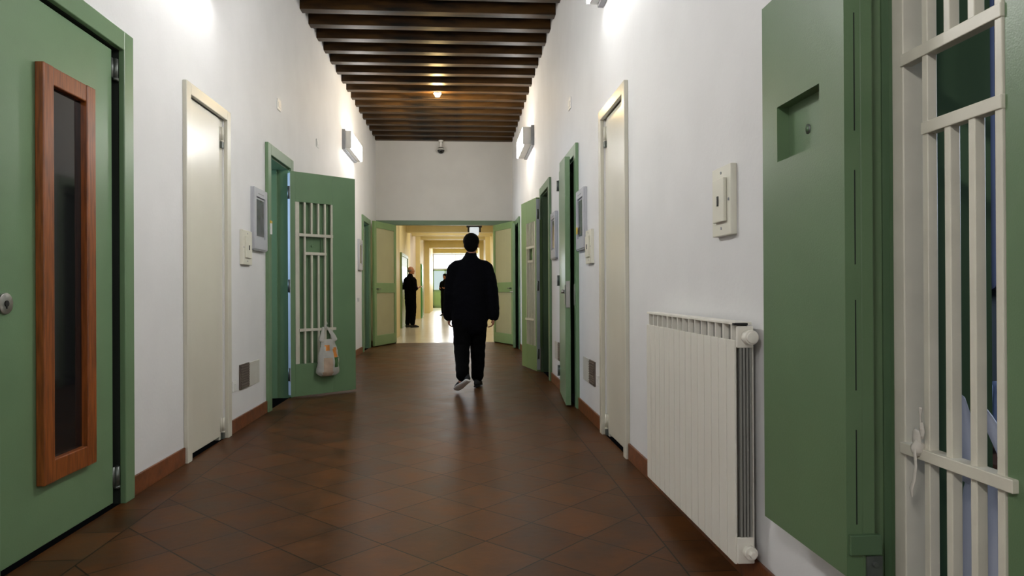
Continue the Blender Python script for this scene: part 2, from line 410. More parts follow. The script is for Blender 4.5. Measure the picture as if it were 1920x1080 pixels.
# door 3: open cell door on the left
d = thing('door_3', 'open green cell door on the left wall, its barred leaf swung into the corridor', 'door', kind='structure', **left(7.38))
frame_mb(0.95, 2.455, 0.1, 0.0, 0.03).build('door_frame', M['green'], d, 0.004)
reveal(d, 0.95, 0.1, 2.455, M['green'])
MB().box(0.112, 0.126, -0.3, -0.11, 0, 2.34).box(0.824, 0.838, -0.3, -0.11, 0, 2.34).build('door_stop', M['green'], d, 0.003)
g = gate(d, 0.765, 5, 1, True, M['green'])
g.matrix_parent_inverse = Matrix.Identity(4)
# hinge edge at world (-1.731, 7.18), leaf pointing along (.749,.663): local rotation = world angle + 90
wa = math.atan2(0.506, 0.57)
g.location = (7.38 - 7.18, -1.731 - XL, 0); g.rotation_euler = (0, 0, wa + R(90))
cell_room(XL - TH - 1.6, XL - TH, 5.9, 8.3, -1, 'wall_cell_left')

# door 4: far left cell door standing ajar
d = thing('door_4', 'far green cell door on the left wall, open on a bluish room beside the double door', 'door', kind='structure', **left(13.52))
frame_mb(1.02, 2.455, 0.1, 0.0, 0.03).build('door_frame', M['green'], d, 0.004)
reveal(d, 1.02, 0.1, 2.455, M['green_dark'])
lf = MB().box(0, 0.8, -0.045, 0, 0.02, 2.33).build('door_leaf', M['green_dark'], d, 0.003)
lf.location = (0.12, -0.06, 0); lf.rotation_euler = (0, 0, R(-70))
MB().cyl((0.72, 0.02, 1.05), (0, 1, 0), 0.012, 0.05, 12).box(0.62, 0.73, 0.04, 0.055, 1.04, 1.06).build('handle', M['metal'], lf, 0.002)
cell_room(XL - TH - 1.6, XL - TH, 12.0, 14.3, -1, 'wall_cell_far_left')

# door 6: right green door a little ajar
d = thing('door_6', 'solid green door on the right wall standing slightly ajar beyond the cream door', 'door', kind='structure', **right(6.33))
frame_mb(1.04, 2.455, 0.1, 0.0, 0.03).build('door_frame', M['green'], d, 0.004)
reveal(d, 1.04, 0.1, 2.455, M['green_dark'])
lf = MB().box(-0.86, 0, -0.05, 0, 0.02, 2.34).build('door_leaf', M['green'], d, 0.004)
lf.location = (0.94, 0.05, 0); lf.rotation_euler = (0, 0, R(-4.5))
for y in (-0.852,):
    MB().box(-0.868, -0.86, -0.045, -0.005, 0.93, 1.18).box(-0.866, -0.79, 0.0, 0.006, 0.96, 1.14).build('lock_case', M['metal'], lf, 0.002)
    MB().cyl((-0.82, 0.02, 1.08), (0, 1, 0), 0.018, 0.03, 16).build('knob', M['metal'], lf, 0, True)
MB().box(0.07, 0.1, 0.012, 0.036, 0.95, 1.15).build('strike_plate', M['metal'], d, 0.002)
for z in (2.2, 1.2, 0.25): hinge(d, 0.945, 0.062, z, M['metal_dark'])
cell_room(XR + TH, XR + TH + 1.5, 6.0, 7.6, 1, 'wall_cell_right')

# door 7: right open cell door
d = thing('door_7', 'open green cell door on the right wall, its barred leaf folded back towards the wall', 'door', kind='structure', **right(8.28))
frame_mb(1.02, 2.455, 0.1, 0.0, 0.03).build('door_frame', M['green'], d, 0.004)
reveal(d, 1.02, 0.1, 2.455, M['green_dark'])
g = gate(d, 0.76, 5, -1, True, M['green_light'])
wa = math.atan2(0.985, -0.174)
# door Empty is turned +90: local = R(-90) * (world - origin)
hw = (0.985 - XR, 9.12 - 8.28)
g.location = (hw[1], -hw[0], 0); g.rotation_euler = (0, 0, wa - R(90))
cell_room(XR + TH, XR + TH + 1.5, 7.9, 9.6, 1, 'wall_cell_middle_right')

# door 8: far right door
d = thing('door_8', 'far green door on the right wall beside the double door', 'door', kind='structure', **right(12.75))
frame_mb(1.0, 2.455, 0.1, 0.0, 0.03).build('door_frame', M['green'], d, 0.004)
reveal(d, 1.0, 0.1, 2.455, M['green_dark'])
lf = MB().box(-0.8, 0, -0.05, 0, 0.02, 2.34).build('door_leaf', M['green'], d, 0.004)
lf.location = (0.9, 0.05, 0); lf.rotation_euler = (0, 0, R(-6))
MB().box(-0.79, -0.72, 0, 0.006, 0.96, 1.14).cyl((-0.75, 0.03, 1.06), (0, 1, 0), 0.014, 0.05, 12).build('lock_case', M['metal'], lf, 0.002)
cell_room(XR + TH, XR + TH + 1.2, 12.5, 14.1, 1, 'wall_cell_far_right')

# door 9: near right cell door, gate shut, flap swung flat against the wall
d = thing('door_9', 'near right cell door with its cream barred gate shut and its solid flap folded open', 'door', kind='structure', **right(0.76))
fm = MB()
fm.box(0.98, 1.07, -0.02, 0.03, 0, 2.455).box(0.0, 0.1, -0.02, 0.03, 0, 2.455).box(0.1, 0.98, -0.02, 0.03, 2.36, 2.455)
fm.box(0.935, 0.975, 0.032, 0.068, 0.35, 2.05)
fm.build('door_frame', M['green_shade'], d, 0.004)
MB().box(0.98, 1.0, -TH, -0.02, 0, 2.36).box(0.09, 0.1, -TH, -0.02, 0, 2.36).box(0.1, 0.98, -TH, -0.02, 2.36, 2.37).build('door_lining', M['green_dark'], d)
g = gate(d, 0.87, 4, 1, False, M['green_shade'], 0.05, 0.179, 0.0765)
g.location = (1.724 + 0.05 - 0.76, -(1.12 - XR), 0); g.rotation_euler = (0, 0, R(180))   # leaf runs back towards the camera, face to the corridor
sh = MB()
a0, a1, n0, n1, z0, z1 = 1.693 - 0.76, 2.17 - 0.76, XR - 1.012, XR - 0.97, 0.368, 2.0
r0, r1, q0, q1 = 1.815 - 0.76, 2.067 - 0.76, 1.488, 1.656
sh.box(a0, r0, n0, n1, z0, z1).box(r1, a1, n0, n1, z0, z1).box(r0, r1, n0, n1, z0, q0).box(r0, r1, n0, n1, q1, z1)
so = sh.build('shutter', M['green_shade'], d); so['label'] = 'solid green flap swung flat against the wall beside the radiator'
MB().box(r0, r1, n0, n1 - 0.038, q0, q1).build('hatch', M['green_shade'], so)
MB().cyl((1.948 - 0.76, n1 - 0.0375, 1.563), (0, 1, 0), 0.014, 0.004, 20).build('spy_hole', M['metal_dark'], so, 0, True)
MB().cyl((1.948 - 0.76, n1 - 0.036, 1.563), (0, 1, 0), 0.009, 0.004, 20).build('spy_hole', M['green_dark'], so, 0, True)
each('edge_slot', M['gap'], so, [(a0 - 0.0012, a0 + 0.001, n0 + 0.014, n0 + 0.0165, p, q) for p, q in ((0.5, 0.74), (0.84, 1.07), (1.16, 1.4), (1.5, 1.8))])
MB().box(a0 - 0.012, a0 + 0.004, n0 - 0.045, n1 - 0.004, 0.425, 0.475).build('hinge_strap', M['green_dark'], so, 0.002)
MB().box(a0 - 0.006, a0 + 0.0, n0 - 0.05, n0 - 0.008, 0.34, 0.42).cyl((a0 - 0.009, n0 - 0.028, 0.4), (1, 0, 0), 0.007, 0.008, 10).cyl((a0 - 0.009, n0 - 0.028, 0.365), (1, 0, 0), 0.007, 0.008, 10).build('hinge_plate', M['metal_dark'], so, 0.001)
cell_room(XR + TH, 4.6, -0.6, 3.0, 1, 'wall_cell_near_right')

# ------------------------------------------------------------------ inside the near right cell
o = MB().box(0, 0.51, 0, 0.40, 0, 2.3).box(0.02, 0.24, -0.015, 0, 0.1, 2.26).box(0.27, 0.49, -0.015, 0, 0.1, 2.26).box(0.24, 0.26, -0.03, -0.015, 1.0, 1.15)
tag(o.build('locker', M['locker'], None, 0.006, loc=(XR + TH + 0.02, 2.5, 0)), 'tall dark locker in the dim cell behind the near barred gate', 'locker')
cu = MB()
for i in range(14):
    x = i * 0.04
    cu.tube([(x, 0.012 * math.sin(i * 2.1), 1.12), (x + 0.004, 0.014 * math.sin(i * 2.1 + 0.4), 1.6), (x, 0.01 * math.sin(i * 2.1), 2.7)], [0.034, 0.032, 0.028], n=10)
tag(cu.build('curtain', M['cellblue'], None, 0, True, loc=(2.22, 2.93, 0)), 'blue curtain hanging in the dim cell behind the near barred gate', 'curtain')
tw = MB()
for i in range(8):
    tw.tube([(i * 0.035, 0.01 * math.sin(i * 1.7), 0.57), (i * 0.034, 0.012 * math.sin(i * 1.7 + .5), 0.66), (i * 0.033, 0.008 * math.sin(i), 0.75)], [0.028, 0.026, 0.022], n=10)
tag(tw.build('towel', M['cloth_blue'], None, 0, True, loc=(1.80, 2.30, 0)), 'pale blue towel low down in the dim cell behind the near gate', 'towel')
o = MB().box(0, 0.4, 0, 0.3, 0, 0.43).box(-0.01, 0.41, -0.01, 0.31, 0.43, 0.52)
tag(o.build('carton', M['brown_box'], None, 0.005, loc=(1.74, 2.14, 0)), 'brown carton on the dim cell floor under the pale blue towel', 'box')

# ------------------------------------------------------------------ double door at the end
d = thing('door_10', 'open green double door with frosted panes in the end wall', 'door', (-1.43, YE, 0), kind='structure')
MB().box(0, 0.06, -0.04, 0.1, 0, 2.46).box(2.11, 2.17, -0.04, 0.1, 0, 2.46).box(-0.34, 2.5, -0.045, 0.1, 2.46, 2.555).build('door_frame', M['green_dark'], d, 0.004)
def glazed_leaf(x, ang, mirror, lab):
    w = 1.02
    mb = MB(); k = -1 if mirror else 1
    def bx(a, b, z0, z1): mb.box(min(a * k, b * k), max(a * k, b * k), -0.022, 0.022, z0, z1)
    bx(0, 0.085, 0.02, 2.45); bx(w - 0.1, w, 0.02, 2.45); bx(0.085, w - 0.1, 2.32, 2.45); bx(0.085, w - 0.1, 1.05, 1.25); bx(0.085, w - 0.1, 0.02, 0.22)
    o = mb.build('door_leaf', M['green_light'], d, 0.004); o['label'] = lab
    o.location = (x, -0.07, 0); o.rotation_euler = (0, 0, ang)
    for z0, z1 in ((1.25, 2.32), (0.22, 1.05)):
        MB().box(min(0.085 * k, (w - 0.1) * k), max(0.085 * k, (w - 0.1) * k), -0.006, 0.006, z0, z1).build('pane', M['frosted'], o)
    h = MB(); h.cyl((0.93 * k, 0, 1.13), (0, 1, 0), 0.012, 0.14, 12); h.box(min(0.83 * k, 0.94 * k), max(0.83 * k, 0.94 * k), -0.07, -0.055, 1.12, 1.14).box(min(0.83 * k, 0.94 * k), max(0.83 * k, 0.94 * k), 0.055, 0.07, 1.12, 1.14)
    h.build('handle', M['metal_dark'], o, 0.002)
    return o
glazed_leaf(0.06, R(-109), False, 'left leaf folded back towards the left wall')
glazed_leaf(2.11, R(110), True, 'right leaf folded back towards the right wall')

# ------------------------------------------------------------------ wall fittings
def switch_box(name, label, place, w=0.245):
    t = thing(name, label, 'switch box', group='cream switch boxes on the corridor walls', **place)
    z0, z1 = 1.315, 1.595
    MB().box(0, w, 0, 0.026, z0, z1).build('case', M['cream_plastic'], t, 0.003)
    MB().box(w * 0.2, w * 0.8, 0.026, 0.04, z0 + 0.055, z1 - 0.05).build('cover', M['cream_plastic'], t, 0.003)
    MB().box(w * 0.46, w * 0.54, 0.04, 0.043, 1.435, 1.475).build('button', M['black'], t, 0.001)
    for x, z in ((w * .5, z0 + 0.03), (w * .5, z1 - 0.025), (w * .1, 1.455), (w * .9, 1.455)): MB().cyl((x, 0.027, z), (0, 1, 0), 0.006, 0.003, 10).build('screw', M['steel_frame'], t)
switch_box('switch_box', 'cream switch box on the left wall between the cream door and the grey glazed cabinet', left(5.945))
switch_box('switch_box', 'cream switch box on the right wall beside the far edge of the cream door', right(5.6))
switch_box('switch_box', 'large near cream switch box on the white wall above the radiator', right(2.65), 0.2)

def grey_box(label, place, card=False):
    t = thing('notice_cabinet', label, 'cabinet', group='grey glazed cabinets beside the cell doors', **place)
    w, z0, z1 = 0.39, 1.46, 1.985
    MB().box(0, w, 0, 0.02, z0, z1).box(0, 0.06, 0.02, 0.035, z0, z1).box(w - 0.06, w, 0.02, 0.035, z0, z1).box(0.06, w - 0.06, 0.02, 0.035, z1 - 0.075, z1).box(0.06, w - 0.06, 0.02, 0.035, z0, z0 + 0.095).build('case', M['grey_plastic'], t, 0.003)
    MB().box(0.085, w - 0.085, 0.02, 0.026, z0 + 0.115, z1 - 0.095).build('pane', M['grey_dark'], t)
    MB().box(w * .3, w * .7, 0.035, 0.038, z1 - 0.05, z1 - 0.042).build('slot', M['steel_frame'], t)
    MB().box(0.01, w - 0.01, 0.0, 0.03, z0 - 0.012, z0).build('base_lip', M['steel_frame'], t)
    if card: MB().box(w - 0.1, w - 0.03, 0.036, 0.039, 1.6, 1.66).build('card', M['yellow_tag'], t)
grey_box('grey glazed cabinet on the left wall just before the open barred cell door', left(6.378))
grey_box('grey glazed cabinet on the left wall just before the far bluish doorway', left(12.4))
grey_box('grey glazed cabinet with a yellow card on the right wall before the ajar green door', right(5.895), True)
grey_box('grey glazed cabinet on the right wall just before the folded back barred cell door', right(7.72))

def vent(label, place, dark, light, w_d, w_l):
    t = thing('wall_vent', label, 'vent', group='low wall vents', **place)
    MB().box(light, light + w_l, 0, 0.008, 0.305, 0.505).build('cover_plate', M['vent_plate'], t, 0.002)
    m = MB().box(dark, dark + w_d, 0, 0.012, 0.31, 0.51)
    m.build('grille_plate', M['vent_dark'], t, 0.002)
    s = MB()
    for i in range(9): s.box(dark + 0.012, dark + w_d - 0.012, 0.012, 0.018, 0.325 + i * 0.02, 0.335 + i * 0.02)
    s.build('slat', M['vent_slat'], t)
vent('low wall vent, dark grille and pale plate, on the left wall past cream door', left(6.205), 0.30, 0.0, 0.235, 0.295)
vent('low wall vent with dark grille on the right wall next to the cream door', right(5.556), 0.0, 0.24, 0.235, 0.3)
vent('low wall vent with dark grille on the right wall past the ajar green door', right(7.445), 0.0, 0.25, 0.245, 0.29)
def plate(name, label, place, w, z0, z1, m='white_plastic'):
    o = MB().box(0, w, 0, 0.01, z0, z1).box(w * .25, w * .75, 0.01, 0.014, z0 + (z1 - z0) * .25, z0 + (z1 - z0) * .75).build(name, M[m], None, 0.003)
    o.location = place['loc']; o.rotation_euler = (0, 0, place['rotz'])
    tag(o, label, 'plate', 'small blank plates on the walls')
plate('socket_plate', 'small white socket plate low on the left wall beside the vent', left(5.6), 0.1, 0.318, 0.40)
plate('socket_plate', 'small white socket plate low on the right wall beside the vent', right(5.39), 0.1, 0.335, 0.415)
plate('blank_plate', 'small pale blank plate high on the left wall above the first barred door', left(6.97), 0.13, 2.86, 2.965)
plate('blank_plate', 'small pale blank plate high on the left wall between barred door and lit lamp', left(8.78), 0.13, 2.87, 2.965)
plate('blank_plate', 'small pale blank plate high on the right wall above the ajar green door', right(6.73), 0.13, 2.88, 2.99)
plate('socket_plate', 'small grey plate at waist height on the left wall by the far bluish doorway', left(12.15), 0.2, 0.91, 0.975, 'grey_plastic')
t = thing('door_number_card', 'small white card with a yellow top fixed on the left cell door frame', 'card', **left(6.53))
MB().box(0, 0.055, 0.03, 0.036, 1.62, 1.72).build('card', M['white_plastic'], t, 0.001)
MB().box(0, 0.055, 0.03, 0.037, 1.72, 1.745).build('card_top', M['yellow_tag'], t, 0.001)

def wall_lamp(label, place, z0=3.2, dep=0.135, L=1.1):
    t = thing('wall_lamp', label, 'lamp', group='fluorescent wall lamps', **place)
    MB().box(-0.03, L + 0.03, 0, 0.045, z0 - 0.015, z0 + 0.285).build('back_tray', M['steel_frame'], t, 0.004)
    each('end_cap', M['white_plastic'], t, ((-0.012, 0.0, 0.045, dep, z0, z0 + 0.26), (L, L + 0.012, 0.045, dep, z0, z0 + 0.26)), 0.003)
    MB().box(0, L, 0.045, dep - 0.022, z0 + 0.003, z0 + 0.257).build('housing', M['white_plastic'], t, 0.003)
    MB().box(0, L, dep - 0.02, dep, z0 + 0.004, z0 + 0.256).build('diffuser', M['lamp'], t, 0.006)
wall_lamp('lit white box lamp on the left wall near the end of the corridor', left(11.65), 3.235)
wall_lamp('lit white box lamp on the right wall near the end of the corridor', right(10.22), 3.25, 0.17)
wall_lamp('lit white box lamp high on the left wall above the cream door', left(5.04), 3.2)
wall_lamp('lit white box lamp high on the right wall above the cream door', right(4.05), 3.245)

# small lit lamp and pendant camera
t = thing('ceiling_lamp', 'small lit white lamp in the middle of the dark ceiling beams', 'lamp', (-0.367, 11.0, 4.22))
MB().cyl((0, 0, -0.012), (0, 0, 1), 0.062, 0.024, 28).build('base', M['white_plastic'], t, 0.003)
M['warm_lamp'] = mat('warm lit lamp glass', srgb(250, 240, 215), 0.4, emit=(1.0, 0.85, 0.62, 1), estr=8.0)
MB().cyl((0, 0, -0.044), (0, 0, 1), 0.036, 0.04, 28, 0.052).build('lamp_glass', M['warm_lamp'], t, 0.003)
t = thing('dome_camera', 'white dome camera hanging on a short pole before the end wall', 'camera', (-0.417, 14.5, 4.22))
MB().cyl((0, 0, -0.02), (0, 0, 1), 0.05, 0.04, 20).cyl((0, 0, -0.09), (0, 0, 1), 0.022, 0.14, 16).build('pole', M['white_plastic'], t)
MB().cyl((0, 0, -0.175), (0, 0, 1), 0.085, 0.06, 28, 0.05).build('housing', M['white_plastic'], t, 0.004)
MB().ell((0, 0, -0.205), 0.075, 0.075, 0.075, 24).build('lens_dome', M['glass_dark'], t, 0, True)

# ------------------------------------------------------------------ radiator
NS, PITCH = 15, 0.08
t = thing('radiator', 'cream column radiator standing on the right wall beside the near cell door', 'radiator', (XR, 2.45, 0), R(90))
def rad_section():
    f = MB()
    F = XR - 0.985
    f.box(0.002, PITCH - 0.004, F - 0.008, F, 0.10, 0.912)                 # front plate
    f.box(PITCH / 2 - 0.004, PITCH / 2 + 0.004, 0.03, F - 0.003, 0.10, 0.972)  # web
    f.box(0.004, PITCH - 0.006, 0.022, 0.03, 0.12, 0.95)                  # back plate
    f.box(0.0, PITCH, 0.045, 0.051, 0.13, 0.968, 1).box(0.0, PITCH, 0.066, 0.07, 0.13, 0.968, 1)
    f.box(0.0, PITCH, 0.03, F - 0.002, 0.968, 0.978)                      # top cap
    f.cyl((PITCH / 2, 0.042, 0.925), (1, 0, 0), 0.022, PITCH, 18, None, 1).cyl((PITCH / 2, 0.042, 0.155), (1, 0, 0), 0.022, PITCH, 18, None, 1)
    return f
s0 = rad_section().build('section', [M['radiator'], M['radiator_shade']], t, 0.0015)
for i in range(1, NS):
    c = s0.copy(); COL.objects.link(c); c.parent = t; c.location = (i * PITCH, 0, 0)
each('end_cover', M['radiator'], t, ((-0.012, 0.002, 0.028, 0.09, 0.885, 0.965), (-0.012, 0.002, 0.028, 0.09, 0.105, 0.20)), 0.004)
each('end_fin', M['radiator_shade'], t, [(-0.008, 0.002, y, y + 0.008, 0.2, 0.885) for y in (0.034, 0.046, 0.058, 0.07)], 0.001)
MB().cyl((-0.03, 0.05, 0.925), (1, 0, 0), 0.026, 0.04, 24).cyl((-0.052, 0.05, 0.925), (1, 0, 0), 0.021, 0.012, 24).build('valve', M['radiator'], t, 0.003, True)
MB().box(-0.013, 0.006, 0.05, 0.1, 0.967, 0.975).build('vent_slot', M['black'], t)
MB().cyl((-0.022, 0.05, 0.15), (1, 0, 0), 0.024, 0.03, 24).cyl((-0.045, 0.05, 0.15), (1, 0, 0), 0.013, 0.022, 6).build('plug', M['radiator'], t, 0.002)
each('bracket', M['steel_frame'], t, [(x, x + 0.03, 0, 0.03, z, z + 0.06) for x in (0.2, 0.9) for z in (0.2, 0.8)])

# ------------------------------------------------------------------ plastic bags
def bag_mesh(w, h, dep, seed, handle):
    """crumpled carrier bag: closed sack with two twisted handles, hanging from z = 0 at y = 0, bulging towards -y"""
    mb = MB(); b = mb.b
    nu, nv = 40, 26; rings = []
    for j in range(nv + 1):
        v = j / nv
        z = -0.22 * h - v * 0.78 * h
        ww = w / 2 * (0.62 + 0.42 * math.sin(min(1, v * 1.25) * PI / 2)) * (1 if v < 0.9 else 1 - (v - 0.9) * 3.0)
        dd = dep / 2 * (0.25 + 0.85 * math.sin(min(1, v * 1.15) * PI / 2)) * (1 if v < 0.9 else 1 - (v - 0.9) * 4.0)
        ring = []
        for i in range(nu):
            a = 2 * PI * i / nu
            p = Vector((ww * math.cos(a), dd * math.sin(a) - dep / 2, z))
            n1 = noise.noise(Vector((p.x * 16 + seed, p.y * 16, p.z * 9))) * 0.016 + noise.noise(Vector((p.x * 40, p.y * 40 + seed, p.z * 28))) * 0.007
            p += Vector((math.cos(a), math.sin(a), 0)) * n1
            ring.append(b.verts.new(p))
        rings.append(ring)
    for a, c in zip(rings, rings[1:]):
        for i in range(nu): b.faces.new((a[i], a[(i + 1) % nu], c[(i + 1) % nu], c[i]))
    b.faces.new(rings[-1])
    for k in (-1, 1):
        mb.tube([(k * w * 0.30, -dep / 2, -0.24 * h), (k * w * 0.24, -dep * 0.4, -0.13 * h), (k * w * 0.15, -0.012, -0.03 * h), (k * w * 0.1, 0.005, 0.012)],
                [(0.035, 0.02), (0.026, 0.012), (0.016, 0.01), (0.012, 0.008)], n=12)
    return mb
ca, sa = math.cos(math.atan2(.506, .57)), math.sin(math.atan2(.506, .57))
def on_gate3(s, out): return (-1.731 + s * ca + out * sa, 7.18 + s * sa - out * ca)
p = on_gate3(0.385, 0.018)
t = thing('plastic_bag', 'crumpled white plastic bag with orange and green print hanging on the left barred gate', 'bag', (p[0], p[1], 0.70), math.atan2(.506, .57))
bm = bag_mesh(0.25, 0.49, 0.10, 3.1, True)
for f in bm.b.faces:
    c = f.calc_center_median()
    if c.y < -0.045:
        if 0.04 < c.x < 0.085 and -0.30 < c.z < -0.20: f.material_index = 1
        elif 0.05 < c.x < 0.105 and -0.40 < c.z < -0.30: f.material_index = 2
        elif -0.08 < c.x < 0.03 and c.z < -0.30: f.material_index = 3
    if c.y < -0.04 and -0.05 < c.x < -0.005 and -0.22 < c.z < -0.17: f.material_index = 1
bm.build('sack', [M['plasticbag'], M['bag_orange'], M['bag_green'], M['bag_beige']], t, 0, True)
MB().ell((0.0, -0.002, 0.02), 0.016, 0.01, 0.022, 12).tube([(0.0, -0.004, 0.03), (0.012, -0.012, 0.055), (0.006, -0.008, 0.075)], [0.006, 0.005, 0.003], n=8).build('knot', M['plasticbag'], t, 0, True)

t = thing('plastic_bag', 'bluish white plastic bag hanging inside the near barred gate', 'bag', (1.165, 1.515, 0.83), R(-90))
M['bluebag'] = glass_mat('bluish plastic', srgb(214, 216, 226), 0.3, 0.15)
bm = bag_mesh(0.24, 0.76, 0.10, 8.7, True)
bm.build('sack', M['bluebag'], t, 0, True).rotation_euler = (0, 0, R(180))
o = MB().ell((0, 0.004, 0.022), 0.006, 0.017, 0.024, 14).ell((0.002, -0.012, 0.045), 0.004, 0.008, 0.022, 12).ell((0, -0.001, 0.0), 0.018, 0.013, 0.02, 12)
for v in o.b.verts: v.co += Vector((0.4, 1, 1)) * noise.noise(v.co * 120) * 0.006
o.tube([(0.0, -0.012, 0.05), (0.002, -0.006, 0.078), (-0.001, -0.012, 0.098)], [0.004, 0.002, 0.005], n=8)
o.tube([(-0.012, -0.004, 0.0), (-0.014, -0.012, -0.04), (-0.013, -0.004, -0.075), (-0.014, 0.006, -0.10), (-0.013, 0.004, -0.118)], [(0.002, 0.006), (0.002, 0.005), (0.002, 0.006), (0.002, 0.007), (0.002, 0.003)], n=8)
o = o.build('tied_string', M['string'], None, 0, True, loc=(1.104, 1.61, 0.71))
tag(o, 'white strip of plastic knotted round the lower cross bar of the near gate', 'string')

# ------------------------------------------------------------------ people
def remeshed(mb, name, m, parent, vox, smooth=6, wrinkle=0.0, seed=0.0):
    me = mb.mesh(name + '_raw')
    tmp = bpy.data.objects.new('tmp', me); COL.objects.link(tmp)
    r = tmp.modifiers.new('r', 'REMESH'); r.mode = 'VOXEL'; r.voxel_size = vox
    if smooth:
        s = tmp.modifiers.new('s', 'SMOOTH'); s.factor = 0.5; s.iterations = smooth
    dg = bpy.context.evaluated_depsgraph_get()
    out = bpy.data.meshes.new_from_object(tmp.evaluated_get(dg))
    bpy.data.objects.remove(tmp); bpy.data.meshes.remove(me)
    out.name = name
    if wrinkle:
        nrm = [v.normal.copy() for v in out.vertices]
        for v, n in zip(out.vertices, nrm):
            q = v.co
            k = noise.noise(Vector((q.x * 9 + seed, q.y * 9, q.z * 17))) + 0.5 * noise.noise(Vector((q.x * 22, q.y * 22 + seed, q.z * 30)))
            v.co = q + n * k * wrinkle
    return link(name, out, m, parent, 0, True)

def add_hand(mb, wrist, d, palm_side, thumb_dir, curl=0.7, s=1.0):
    """palm and five bent fingers; d points from wrist to fingertips, palm_side is the way the palm faces"""
    w, d = Vector(wrist), Vector(d).normalized()
    ps = Vector(palm_side); ps = (ps - d * ps.dot(d)).normalized()
    td = Vector(thumb_dir); td = (td - d * td.dot(d) - ps * td.dot(ps)).normalized()
    mb.tube([w - d * 0.03 * s, w + d * 0.02 * s, w + d * 0.055 * s, w + d * 0.085 * s], [(0.024 * s, 0.019 * s), (0.032 * s, 0.016 * s), (0.04 * s, 0.015 * s), (0.038 * s, 0.013 * s)], side=td)
    for i, (off, ln) in enumerate(((0.029, 0.072), (0.010, 0.08), (-0.010, 0.074), (-0.028, 0.058))):
        p = w + d * 0.08 * s + td * off * s
        pts = [p - d * 0.02 * s, p]; ang = 0.0; q = p
        for k, fr in enumerate((0.42, 0.33, 0.25)):
            ang += curl * (0.55, 0.8, 0.55)[k]
            q = q + (d * math.cos(ang) + ps * math.sin(ang)) * ln * fr * s
            pts.append(q)
        mb.tube(pts, [0.0088 * s, 0.0088 * s, 0.0082 * s, 0.0078 * s, 0.0068 * s], side=td, n=10)
    p = w + d * 0.022 * s + td * 0.026 * s
    mb.tube([p, p + (td * 0.6 + d * 0.7 + ps * 0.25) * 0.034 * s, p + (td * 0.55 + d * 1.3 + ps * 0.55) * 0.042 * s], [0.0125 * s, 0.0105 * s, 0.008 * s], side=d, n=10)

def add_head(mb, c, rot, s=1.0):
    """head with skull, jaw, nose, brow, lips and ears; c is the middle of the head, facing +y before rot"""
    c = Vector(c)
    P = lambda x, y, z: c + rot @ (Vector((x, y, z)) * s)
    def e(x, y, z, a, b, h, n=18): mb.ell(P(x, y, z), a * s, b * s, h * s, n, rot)
    e(0, -0.012, 0.028, 0.076, 0.094, 0.088, 24); e(0, 0.012, -0.03, 0.066, 0.078, 0.082, 22)
    e(0, 0.045, -0.078, 0.042, 0.042, 0.036)
    e(0, 0.094, -0.012, 0.013, 0.02, 0.027); e(0, 0.102, -0.028, 0.017, 0.013, 0.011)
    e(0, 0.078, 0.026, 0.05, 0.014, 0.012); e(0, 0.083, -0.062, 0.026, 0.01, 0.012); e(0, 0.076, -0.095, 0.024, 0.018, 0.018)
    for k in (-1, 1):
        e(k * 0.076, -0.012, -0.008, 0.01, 0.018, 0.032); e(k * 0.04, 0.066, -0.012, 0.022, 0.018, 0.018)
    return P
def face_parts(parent, P, rot, s=1.0):
    for k in (-1, 1):
        MB().ell(P(k * 0.031, 0.083, 0.006), 0.011 * s, 0.009 * s, 0.0075 * s, 12, rot).build('eye', M['eye'], parent, 0, True)
        MB().ell(P(k * 0.031, 0.0905, 0.006), 0.0045 * s, 0.003 * s, 0.0045 * s, 10, rot).build('iris', M['black'], parent, 0, True)
    MB().ell(P(0, 0.092, -0.06), 0.023 * s, 0.006 * s, 0.008 * s, 12, rot).build('lips', M['lip'], parent, 0, True)

def shoe(parent, heel, toe, up, mu, ms, s=1.0):
    """shoe from heel to toe along its sole line; up is away from the sole"""
    h, t_ = Vector(heel), Vector(toe); f = (t_ - h).normalized(); L = (t_ - h).length
    u = Vector(up); u = (u - f * u.dot(f)).normalized(); sd = f.cross(u)
    q = lambda a, b: h + f * a * L + u * b
    so = MB().tube([q(0.02, 0.014), q(0.3, 0.013), q(0.7, 0.014), q(0.96, 0.015)], [(0.034, 0.013), (0.036, 0.013), (0.048, 0.013), (0.036, 0.012)], side=sd, n=16)
    up_ = MB().tube([q(0.06, 0.045), q(0.28, 0.05), q(0.5, 0.05), q(0.75, 0.038), q(0.93, 0.032)], [(0.032, 0.034), (0.037, 0.04), (0.04, 0.037), (0.043, 0.026), (0.034, 0.018)], side=sd, n=18)
    up_.tube([q(0.2, 0.05), q(0.19, 0.095)], [(0.034, 0.045), (0.037, 0.045)], side=sd, n=16, round_end=False)
    o = remeshed(up_, 'shoe', mu, parent, 0.006, 3)
    so.build('shoe_sole', ms, o, 0, True)

